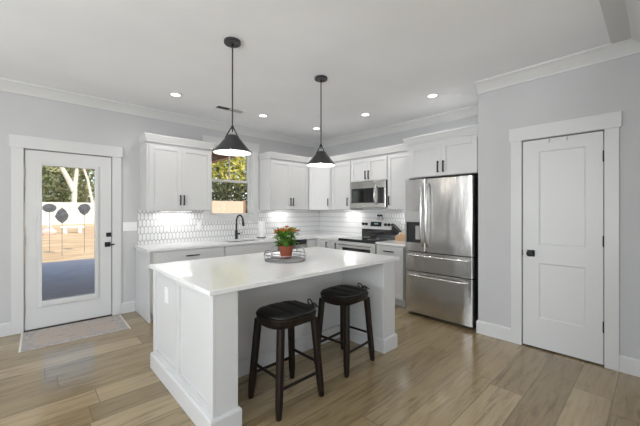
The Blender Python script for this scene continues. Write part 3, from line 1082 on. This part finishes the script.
# walk so that the outside is on the right hand: back-left corner, near-left corner, post front, inside the recess, far post
b.sweep([(.35, IY), (0, IY), (0, 0), (.165, 0), (.165, RY - .006), (IX - .19, RY - .006), (IX - .19, 0), (IX, 0), (IX, IY), (IX - .35, IY)], ib)
b.build('baseboard', M['cab'], t)
tag(MB().box(.77, 2.738, 1.765, 3.0, IZ - .03, IZ).build('island_worktop', M['quartz'], bevel=.003), 'large white quartz worktop covering the island', 'worktop')
t = thing('outlet', 'white power outlet on the end panel of the island', 'outlet', (.797, 2.665, .685), 0, 'white power outlets')
MB().box(.0095, .0155, -.037, .037, -.06, .06).xf(Matrix.Translation((0, 0, 0))).build('plate', M['plastic'], t, bevel=.002)
MB().box(.0065, .0095, -.017, .017, -.034, .034).build('socket', M['plastic'], t, bevel=.001)

# outlets and switches on the walls
def wall_plate(name, label, loc, rot, n, grp, cat):
    t = thing(name, label, cat, loc, rot, grp)
    hw = .037 + .023 * (n - 1)
    MB().box(-hw, hw, -.006, -.0003, -.06, .06).build('plate', M['plastic'], t, bevel=.002)
    for k in range(n):
        x = (k - (n - 1) / 2) * .046
        q = MB().box(x - .017, x + .017, -.009, -.0055, -.034, .034).build('switch' if cat == 'switch' else 'socket', M['plastic'], t, bevel=.001)
wall_plate('light_switch', 'white three-gang light switch right of the glazed door', (1.006, YA, 1.145), 0, 3, None, 'switch')
wall_plate('outlet', 'white outlet on the tiles left of the sink', (1.47, YA - .009, 1.125), 0, 1, 'white power outlets', 'outlet')
wall_plate('outlet', 'white outlet on the tiles beside the window casing', (1.935, YA - .009, 1.125), 0, 1, 'white power outlets', 'outlet')

# ------------------------------------------------------------------ stools
def sq(a, r_, e=3.2, rx=1., ry=1.):
    c_, s_ = math.cos(a), math.sin(a)
    k = (abs(c_) ** e + abs(s_) ** e) ** (-1 / e)
    return r_ * k * c_ * rx, r_ * k * s_ * ry
def leg_mesh(x, y, sx, sy, ztop, spx, spy):
    rings = []
    for z, hw in ((0, .0145), (.004, .0165), (.09, .0225), (.16, .0235), (ztop, .025)):
        f = 1 - z / ztop
        cx, cy = x + sx * spx * f, y + sy * spy * f
        c_ = hw * .55
        rings.append([(cx + u, cy + v, z) for u, v in ((-hw, -c_), (-c_, -hw), (c_, -hw), (hw, -c_), (hw, c_), (c_, hw), (-c_, hw), (-hw, c_))])
    return MB().rings(rings)
SZ = .566
def make_stool(label, loc, rot):
    t = thing('bar_stool', label, 'stool', loc, rot, 'dark bar stools at the island')
    lx, ly, spx, spy = .150, .135, .043, .035
    for sx in (-1, 1):
        for sy in (-1, 1):
            leg_mesh(sx * lx, sy * ly, sx, sy, SZ + .01, spx, spy).build('leg', M['espresso'], t, smooth=True)
    def at(sx, sy, z):
        f = 1 - z / (SZ + .01)
        return (sx * (lx + spx * f), sy * (ly + spy * f), z)
    for sx in (-1, 1):
        MB().tube([at(sx, -1, .25), at(sx, 1, .25)], .0105, 10).build('stretcher', M['espresso'], t, smooth=True)
    for sy in (-1, 1):
        MB().tube([at(-1, sy, .18), at(1, sy, .18)], .0105, 10).build('stretcher', M['espresso'], t, smooth=True)
    n = 48
    rings = []
    for r_, z in ((.150, 0), (.182, 0), (.188, .006), (.196, .045), (.198, .056), (.194, .062), (.15, .060)):
        rings.append([(*sq(2 * PI * i / n, r_, 3.0, 1.02, .95), SZ + z + (-.008 * math.cos(4 * PI * i / n) if z < .01 else 0)) for i in range(n)])
    MB().rings(rings).build('seat', M['espresso'], t, smooth=True)
    return t
def make_cushion(label, loc, rot):
    t = thing('seat_cushion', label, 'cushion', loc, rot, 'black seat cushions on the bar stools')
    n, m = 56, 14
    def zt(x, y, rho):
        z = .008 + .020 * max(0, 1 - rho ** 4) ** .7
        for xc in (-.066, .066):
            z -= .011 * math.exp(-((x - xc) / .012) ** 2) * (1 - rho ** 6)
        z += .006 * (abs(x) / .19) ** 2 * (1 - rho ** 8) * (1 if rho < 1 else 0)
        return z
    rings = [[(*sq(2 * PI * i / n, .15, 3, 1.02, .95), 0) for i in range(n)],
             [(*sq(2 * PI * i / n, .184, 3, 1.02, .95), 0) for i in range(n)]]
    for k in range(m + 1):
        rho = (1 - k / m) ** .7
        if k == m:
            rho = .02
        rings.append([(lambda p: (p[0], p[1], zt(p[0], p[1], rho)))(sq(2 * PI * i / n, .191 * rho, 3, 1.02, .95)) for i in range(n)])
    MB().rings(rings).build('pad', M['leather'], t, smooth='all')
    # tied strings at the side
    b = MB()
    cx, cy, cz = .204, -.05, .012
    for s_ in (-1, 1):
        pts = []
        for k in range(13):
            a = 2 * PI * k / 12
            pts.append((cx + .006 + .006 * math.sin(a), cy + s_ * (.028 - .028 * math.cos(a)) * .9, cz + .016 * math.sin(a) * s_ + .012 * (1 - math.cos(a)) * (1 if s_ > 0 else .1)))
        b.tube(pts, .0052, 6)
    b.tube([(cx - .01, cy, cz), (cx + .008, cy - .01, cz - .02), (cx + .008, cy - .02, cz - .045)], .005, 6)
    b.tube([(cx - .012, cy - .09, cz + .004), (cx - .004, cy - .05, cz + .006), (cx + .002, cy, cz + .002)], .005, 6)
    b.lathe([(.0, -.008), (.008, -.003), (.008, .004), (.0, .008)], 8, (cx + .004, cy, cz))
    b.build('tie', M['leather'], t, smooth=True, label='tied black string loop')
    b = MB()
    for y in (.11,):
        b.tube([(cx - .012, y - .02, .01), (cx - .002, y, .004), (cx - .012, y + .03, .008)], .0035, 6)
    b.build('tie', M['leather'], t, smooth=True, label='black string at the cushion edge')
    return t
s1 = make_stool('dark wooden bar stool standing nearer the glazed door end of the island', (1.383, 1.848, 0), R(1))
copy_tree(s1, (2.085, 1.918, 0), R(5), 'dark wooden bar stool standing nearer the fridge end of the island')
c1 = make_cushion('black seat cushion on the stool nearer the glazed door end', (1.383, 1.848, SZ + .0625), R(1))
copy_tree(c1, (2.085, 1.918, SZ + .0625), R(5), 'black seat cushion on the stool nearer the fridge')

# ------------------------------------------------------------------ plant on the island
TX, TY = 1.772, 2.385
t = thing('wire_tray', 'round galvanised wire tray with looped handles on the island', 'tray', (TX, TY, IZ), R(4))
b = MB()
for k in range(9):
    y = -.16 + .04 * k
    xx = math.sqrt(.19 ** 2 - y * y)
    b.tube([(-xx, y, .006), (xx, y, .006)], .0028, 6)
b.torus((0, 0, .006), .19, .004)
b.build('base_wires', M['wire'], t, smooth=True)
b = MB()
b.torus((0, 0, .032), .193, .0035)
b.torus((0, 0, .062), .197, .0045)
b.build('rim', M['wire'], t, smooth=True)
for k in range(16):
    a = 2 * PI * k / 16
    MB().tube([(.19 * math.cos(a), .19 * math.sin(a), .006), (.197 * math.cos(a), .197 * math.sin(a), .062)], .002, 6).build('upright', M['wire'], t, smooth=True)
for s_ in (-1, 1):
    pts = [(s_ * (.195 + .006 * math.sin(PI * k / 12)), -.055 * math.cos(PI * k / 12), .062 + .052 * math.sin(PI * k / 12)) for k in range(13)]
    MB().tube(pts, .0045, 8).build('handle', M['wire'], t, smooth=True)

t = thing('potted_plant', 'orange flowering plant in a small terracotta pot on the wire tray', 'plant', (TX + .06, TY + .065, IZ + .010))
b = MB()
b.lathe([(.046, 0), (.049, .003), (.060, .088), (.067, .089), (.068, .112), (.063, .113), (.060, .098), (.0, .098)], 32, cap=False)
b.quadmesh([(.046 * math.cos(2 * PI * i / 32), .046 * math.sin(2 * PI * i / 32), 0) for i in range(32)], [tuple(range(32))])
b.build('pot', M['terra'], t, smooth=True)
t.scale = (1.07, 1.07, 1.05)
MB().lathe([(.060, .099), (.03, .102), (.0, .103)], 20).build('soil', M['soil'], t, smooth=True)
rnd = random.Random(3)
def leaf(mb, base, dirv, ln, wd, droop=.3):
    d_ = Vector(dirv).normalized()
    side = d_.cross(Vector((0, 0, 1)))
    if side.length < .05:
        side = Vector((1, 0, 0))
    side.normalize()
    up = side.cross(d_)
    b0 = Vector(base)
    co = []
    prof = [(0, .15), (.25, .75), (.5, 1.), (.75, .8), (1., .12)]
    for a, wv in prof:
        c_ = b0 + d_ * ln * a - up * 0 + Vector((0, 0, -droop * ln * a * a))
        for s_, lift in ((-1, .18), (0, 0), (1, .18)):
            co.append(tuple(c_ + side * s_ * wd * .5 * wv + up * lift * wd * .5 * wv))
    fs = []
    for k in range(4):
        for j in range(2):
            i = k * 3 + j
            fs.append((i, i + 1, i + 4, i + 3))
    mb.quadmesh(co, fs)
b = MB()
for k in range(190):
    a = rnd.uniform(0, 2 * PI)
    el = rnd.uniform(-.25, 1.2)
    r0 = rnd.uniform(.02, .085)
    z = rnd.uniform(.115, .25)
    leaf(b, (r0 * math.cos(a), r0 * math.sin(a), z), (math.cos(a) * math.cos(el), math.sin(a) * math.cos(el), math.sin(el)), rnd.uniform(.045, .075), rnd.uniform(.03, .045), rnd.uniform(.1, .5))
b.build('foliage', M['leaf_plant'], t, smooth='all')
b = MB()
for k in range(18):
    a = rnd.uniform(0, 2 * PI)
    b.tube([(.02 * math.cos(a), .02 * math.sin(a), .1), (.06 * math.cos(a), .06 * math.sin(a), .2), (.075 * math.cos(a), .075 * math.sin(a), .27)], .0025, 5)
b.build('stems', M['leaf_plant'], t)
for k in range(20):
    a = 2.399 * k
    r0 = .112 * math.sqrt((k + .5) / 20)
    cx, cy = r0 * math.cos(a), r0 * math.sin(a)
    cz = .285 - .42 * r0 + rnd.uniform(-.012, .012)
    b = MB()
    for f in range(10):
        q = Vector((rnd.gauss(0, .010), rnd.gauss(0, .010), rnd.uniform(-.008, .008)))
        q += Vector((cx, cy, cz))
        tilt = Vector((rnd.uniform(-.5, .5), rnd.uniform(-.5, .5), 1)).normalized()
        for pz in range(4):
            u = PI / 2 * pz + f
            leaf(b, tuple(q), Vector((math.cos(u), math.sin(u), .35)) + tilt * .3, .013, .011, .1)
    b.build('flower', M['petal'], t)

# ------------------------------------------------------------------ pendants
def pendant(label, x, y):
    t = thing('pendant_lamp', label, 'pendant lamp', (x, y, CZ), 0, 'conical pendant lamps over the island')
    MB().lathe([(.0, -.0005), (.066, -.0005), (.068, -.004), (.068, -.022), (.064, -.026), (.0, -.026)], 36).build('canopy', M['shade_out'], t, smooth=True)
    b = MB()
    b.tube([(0, 0, -.026), (0, 0, -.05)], .010, 10)
    b.tube([(.035, 0, -.026), (.035, 0, -.034)], .006, 8)
    b.build('canopy_fitting', M['black'], t, smooth=True)
    zt_ = 1.978 - CZ
    MB().tube([(0, 0, -.04), (0, 0, zt_ + .03)], .0058, 10).build('rod', M['bronze'], t, smooth=True)
    b = MB()
    for s_ in (-1, 1):
        b.tube([(0, 0, zt_ + .065), (s_ * .012, 0, zt_ + .062), (s_ * .052, 0, zt_ - .006), (s_ * .056, 0, zt_ - .026)], .005, 8)
        b.tube([(s_ * .045, 0, zt_ - .022), (s_ * .062, 0, zt_ - .022)], .008, 8)
    b.lathe([(.0, .0), (.012, .0), (.012, .022), (.0, .022)], 12, (0, 0, zt_ + .055))
    b.build('yoke', M['black'], t, smooth=True, label='black forked bracket')
    zb_ = 1.835 - CZ
    n = 48
    prof = [(.0, zt_), (.045, zt_), (.052, zt_ - .006), (.054, zt_ - .016), (.154, zb_ + .004), (.155, zb_), (.152, zb_ - .0005)]
    MB().lathe(prof, n, cap=False).build('shade', M['shade_out'], t, smooth=True)
    MB().lathe([(.1525, zb_ + .0005), (.150, zb_ + .003), (.050, zt_ - .020), (.0, zt_ - .012)], n, cap=False).build('shade_lining', M['shade_in'], t, smooth=True, label='white inside of the shade')
    MB().lathe([(.0, zb_ + .018), (.022, zb_ + .025), (.032, zb_ + .045), (.030, zb_ + .065), (.016, zb_ + .09), (.014, zb_ + .135)], 20, cap=False).build('bulb', M['bulb'], t, smooth=True)
    lamp('pendant_light', 'POINT', (x, y, 1.835 + .012), (0, 0, 0), 3.6, (1, .95, .87), shadow_soft_size=.035)
pendant('black conical pendant lamp over the end of island near the glazed door', 1.24, 2.395)
pendant('black conical pendant lamp over the end of island nearer the fridge', 2.264, 2.418)

# ------------------------------------------------------------------ recessed lights and vent
def downlight(label, x, y):
    t = thing('recessed_light', label, 'ceiling light', (x, y, CZ), 0, 'recessed ceiling lights')
    MB().lathe([(.052, -.0005), (.075, -.0005), (.078, -.004), (.056, -.007), (.050, -.003)], 36, cap=False).build('trim_ring', M['plastic'], t, smooth=True)
    MB().lathe([(.0, -.004), (.052, -.004), (.052, -.0005)], 32, cap=False).build('lens', M['lens'], t)
    lamp('downlight', 'SPOT', (x, y, CZ - .02), (0, 0, 0), 21, (1, .98, .955), spot_size=R(166), spot_blend=.8, shadow_soft_size=.06)
for x, y, lb in ((1.309, 3.969, 'recessed ceiling light nearest the glazed door wall end'), (2.543, 3.969, 'recessed ceiling light in front of the sink window'),
                 (3.608, 3.966, 'recessed ceiling light near the room corner'), (3.613, 2.908, 'recessed ceiling light in front of the range'),
                 (3.613, 1.871, 'recessed ceiling light in front of the fridge')):
    downlight(lb, x, y)
t = thing('air_vent', 'white slotted ceiling air vent beside the first pendant rod', 'vent', (2.05, 4.03, CZ))
MB().box(-.21, .21, -.075, -.055, -.008, -.0005).box(-.21, .21, .055, .075, -.008, -.0005).box(-.21, -.19, -.055, .055, -.008, -.0005).box(.19, .21, -.055, .055, -.008, -.0005).build('frame', M['plastic'], t, bevel=.001)
MB().box(-.19, .19, -.055, .055, -.002, -.0005).build('duct_shade_plate', M['bronze'], t)  # flat dark plate painted as the shade inside the duct
MB().box(-.004, .004, -.055, .055, -.009, -.002).build('divider', M['plastic'], t)
for k in range(7):
    y = -.047 + .015 * k
    for x0, x1, c in ((-.19, -.004, 1), (.004, .19, 0)):
        if c:
            q = [(y - .004, -.0085), (y - .004, -.0095), (y + .009, -.0035), (y + .009, -.0025)]
        else:
            q = [(y + .004, -.0085), (y + .0045, -.0095), (y - .001, -.0035), (y - .0015, -.0025)]
        MB().rings([[(x, yy, zz) for yy, zz in q] for x in (x0, x1)]).build('slat', M['vent_grey'], t)

# ------------------------------------------------------------------ under-cabinet lights
def under(label, loc, rot, ln, e):
    t = thing('under_cabinet_light', label, 'light', loc, rot, 'under-cabinet light bars')
    MB().box(-ln / 2, ln / 2, -.02, .02, -.014, -.0005).build('housing', M['plastic'], t, bevel=.002)
    MB().box(-ln / 2 + .01, ln / 2 - .01, -.014, .014, -.0165, -.0142).build('diffuser', M['strip'], t)
    lamp('under_cabinet_lamp', 'AREA', (loc[0], loc[1], loc[2] - .02), (0, 0, rot), e, (1, .985, .96), shape='RECTANGLE', size=ln, size_y=.03)
under('slim light bar under the cabinet left of the window', (1.56, 4.70, ZU - .01), 0, .44, 1.4)
under('slim light bar under the cabinet right of the window', (3.44, 4.70, ZU), 0, .38, 1.2)
under('slim light bar under the cabinet beside the microwave', (4.35, 3.86, ZU), -PI / 2, .30, 1.2)
under('slim light bar under the cabinet between microwave and fridge', (4.35, 2.62, ZU), -PI / 2, .30, 1.0)

# ------------------------------------------------------------------ outside
def gz(x, y):
    return -.15 + max(0, y - 10.5) * .037
nx, ny = 30, 30
b = MB()
co, fs = [], []
for j in range(ny):
    y = YA + TA + .0 + (90 * (j / (ny - 1)) ** 1.6)
    for i in range(nx):
        x = -40 + 100 * i / (nx - 1)
        co.append((x, y, gz(x, y) + .04 * math.sin(x * 1.3 + y) * (y > 12)))
for j in range(ny - 1):
    for i in range(nx - 1):
        k = j * nx + i
        fs.append((k, k + 1, k + nx + 1, k + nx))
b.quadmesh(co, fs)
struct(b.build('ground', M['straw'], smooth='all'), 'sunlit straw-coloured yard outside the glazed door', 'ground')
struct(MB().box(-6, 2.85, YA + TA + .04, 11.3, -.25, -.05).build('patio', M['concrete']), 'shaded grey concrete patio outside the glazed door', 'patio')
b = MB()
b.box(-6, 2.82, YA + TA + .36, 8.7, 2.47, 2.6)
b.box(2.70, 2.82, YA + TA + .36, 8.7, 2.34, 2.47)
b.box(-6, 2.82, 8.58, 8.7, 2.34, 2.47)
pr_ = thing('porch_roof', 'brown wooden porch roof edge seen through the sink window', 'porch roof', (0, 0, 0))
b.build('soffit', M['beamwood'], pr_)
for x in (2.76, -2.2):
    MB().box(x - .06, x + .06, 8.58, 8.7, -.05, 2.34).build('post', M['beamwood'], pr_)

def leaves(mb, c, rad, n, size, rnd, squash=.8):
    for _ in range(n):
        while True:
            p = Vector((rnd.uniform(-1, 1), rnd.uniform(-1, 1), rnd.uniform(-1, 1)))
            if .25 < p.length < 1:
                break
        p = Vector((c[0] + p.x * rad[0], c[1] + p.y * rad[1], c[2] + p.z * rad[2]))
        u = Vector((rnd.gauss(0, 1), rnd.gauss(0, 1), rnd.gauss(0, 1))).normalized()
        v = u.orthogonal().normalized()
        s_ = size * rnd.uniform(.6, 1.3)
        mb.quadmesh([tuple(p - u * s_), tuple(p + v * s_ * .5), tuple(p + u * s_), tuple(p - v * s_ * .5)], [(0, 1, 2, 3)])

def tree(label, x, y, trunk, blobs, size, lm, seed, r0=.2, grp='trees in the yard'):
    rnd = random.Random(seed)
    z = gz(x, y)
    t = thing('yard_tree', label, 'tree', (x, y, z), 0, grp)
    b = MB()
    for pts in trunk:
        m = len(pts)
        b.tube(pts, [r0 * (1 - .6 * k / (m - 1)) for k in range(m)], 8)
    b.build('trunk', M['bark'], t, smooth=True)
    b = MB()
    for c, rad, n in blobs:
        leaves(b, c, rad, n, size, rnd)
    b.build('crown', M[lm], t)
    return t
fork = [[(0, 0, -.2), (0, 0, 1.4), (.05, 0, 2.6), (.2, .05, 4.0), (.5, .2, 6.0)], [(.02, 0, 2.2), (-.3, 0, 3.0), (-.75, .1, 4.0), (-1.2, .1, 6)]]
single = [[(0, 0, -.2), (0, 0, 2), (.1, 0, 4), (.2, .1, 6)]]
def wp(px, v, dist):
    """yard position under a view direction, used to lay out the yard"""
    th = .7493
    r_ = (px - 320) / 314.4
    X = dist * (math.sin(th) + r_ * math.cos(th))
    Y = dist * (math.cos(th) - r_ * math.sin(th))
    return X, Y, 1.36 + (210.4 - v) / 314.4 * dist
X, Y, Z = wp(74, 203, 21.5)
tree('pale forked trunk tree seen in the middle of the door glass', X, Y, fork, [((0, 0, 6.2), (2.6, 1.6, 1.9), 900), ((-1.6, .3, 4.4), (1.2, .8, .7), 150), ((1.5, 0, 4.2), (1, .8, .6), 130)], .19, 'leaf_green', 1, .2)
X, Y, Z = wp(90.5, 203, 21.8)
tree('slim pale leaning trunk tree beside the forked tree', X, Y, [[(0, 0, -.2), (.1, 0, 1.5), (-.15, 0, 3), (-.6, 0, 4.5), (-.8, 0, 6)]], [((-.3, 0, 6), (1.9, 1.4, 1.5), 600), ((.8, 0, 4.2), (.9, .8, .8), 130)], .19, 'leaf_green', 2, .11)
for k, (px, dist, s_, lb) in enumerate(((38, 25, 1., 'leafy green tree at the left edge of the door glass'), (62, 31, 1.05, 'leafy green tree behind the forked pale tree'),
                                   (86, 26, 1., 'leafy green tree behind the slim leaning tree'))):
    x, y, Z = wp(px, 200, dist)
    tree(lb, x, y, single, [((0, 0, 3.2 * s_), (2.2, 1.6, 2.9 * s_), 1500), ((.5, .3, 6), (2.2, 1.6, 2.0), 700)], .22, 'leaf_green', 10 + k)
for k, (x, y, lb) in enumerate(((5.6, 16.8, 'sunlit yellow-green tree at the left of the window view'), (8.2, 16.2, 'sunlit yellow-green tree in the middle of the window view'),
                               (10.6, 15.4, 'sunlit yellow-green tree at the right of the window view'))):
    tree(lb, x, y, single, [((0, 0, 3.7), (1.7, 1.2, 1.6), 2600), ((.2, 0, 5.6), (1.6, 1.1, 1.3), 900)], .16, 'leaf_yellow', 20 + k)
rnd = random.Random(5)
b = MB()
for k in range(9):
    leaves(b, (4.5 + k * .85, 13.9 - k * .03, 1.3), (.8, .5, 1.5), 1100, .12, rnd)
tag(b.build('hedge', M['leaf_dark']), 'dark hedge growing behind the tan board fence', 'hedge')

t = thing('board_fence', 'tan board fence seen low in the sink window', 'fence', (3.4, 11.5, -.13))
b = MB()
for k in range(21):
    x = k * .145
    b.box(x, x + .142, 0, .025, .03, 1.86)
b.build('boards', M['fencewood'], t)
for x in (.0, 1.5, 3.05):
    MB().box(x, x + .1, .027, .12, -.05, 1.9).build('post', M['beamwood'], t)
MB().box(3.06, 3.10, -.02, 1.3, .03, 1.86).build('side_boards', M['beamwood'], t, label='brown return of the fence')

t = thing('yard_fence', 'pale board fence across the far end of the yard', 'fence', (-14, 26.5, gz(0, 26.5) - .05))
b = MB()
for k in range(120):
    b.box(k * .2, k * .2 + .196, 0, .03, 0, 1.5)
b.build('boards', M['palefence'], t)
MB().box(0, 24, -.03, 0, 1.2, 1.3).build('rail', M['palefence'], t)

def ornament(label, px, v, dist, poly, sc, slit=None):
    X, Y, Z = wp(px, v, dist)
    g0 = gz(X, Y) - .02
    t = thing('garden_stake', label, 'garden ornament', (X, Y, g0), R(-10), 'grey metal garden stakes')
    hz = Z - g0
    MB().tube([(0, .012, -.1), (0, .012, hz)], .006, 8).build('stake', M['slate_dark'], t, smooth=True)
    n = len(poly)
    co = [(x * sc, -.008, hz + z * sc) for x, z in poly] + [(x * sc, .004, hz + z * sc) for x, z in poly] + [(0, -.03, hz)]
    MB().quadmesh(co, [(i, (i + 1) % n, 2 * n) for i in range(n)] + [tuple(range(n, 2 * n))] + [(i, (i + 1) % n, n + (i + 1) % n, n + i) for i in range(n)]).build('plaque', M['slate'], t)
    if slit:
        MB().prism([(x * sc, z * sc) for x, z in slit], 0, .006).xf(Matrix.Translation((0, -.028, hz)) @ Matrix.Rotation(PI / 2, 4, 'X')).build('cut_out', M['slate_dark'], t, label='dark cut in the plaque')
circ = [(math.cos(2 * PI * k / 24), .8 * math.sin(2 * PI * k / 24)) for k in range(24)]
shield = [(0, 1.5), (.55, 1.0), (.95, .1), (.75, -.6), (.05, -1.35), (-.6, -.8), (-1, -.1), (-.6, .9)]
leafp = [(.1, 1.15), (.75, .85), (1, .2), (.6, -.6), (0, -1.15), (-.65, -.6), (-1, .2), (-.6, .9)]
ornament('grey oval garden stake at the left in the door glass', 49.5, 208, 10.6, circ, .185)
ornament('grey shield-shaped garden stake in the middle of the door glass', 62, 216, 9.8, shield, .175, [(-.5, -.05), (.7, .25), (.75, .1)])
ornament('grey leaf-shaped garden stake with dark centre in the door glass', 84.3, 209.5, 10.4, leafp, .175, [(.05, -.8), (.45, .2), (.25, .95), (-.05, .1)])

X, Y, Z = wp(48.5, 230, 15)
rnd = random.Random(9)
b = MB()
bmesh.ops.create_icosphere(b.bm, subdivisions=3, radius=1)
for v in b.bm.verts:
    k = 1 + .18 * math.sin(v.co.x * 4 + 1) * math.cos(v.co.y * 3) + .08 * math.sin(v.co.z * 7)
    v.co = Vector((v.co.x * .34 * k, v.co.y * .3 * k, max(-.1, v.co.z * .36 * k)))
tag(b.build('boulder', M['rock'], smooth='all', loc=(X, Y, gz(X, Y) + .08)), 'pinkish boulder in the yard below the oval garden stake', 'rock')
X, Y, Z = wp(73, 228, 16)
t = thing('stone_bench', 'low white stone bench in the yard seen through the door', 'bench', (X, Y, gz(X, Y)), R(-8))
MB().box(-.48, .48, -.2, .2, .26, .36).build('seat', M['stonew'], t, bevel=.01)
for x in (-.3, .3):
    MB().box(x - .07, x + .07, -.16, .16, -.02, .26).build('leg', M['stonew'], t, bevel=.01)
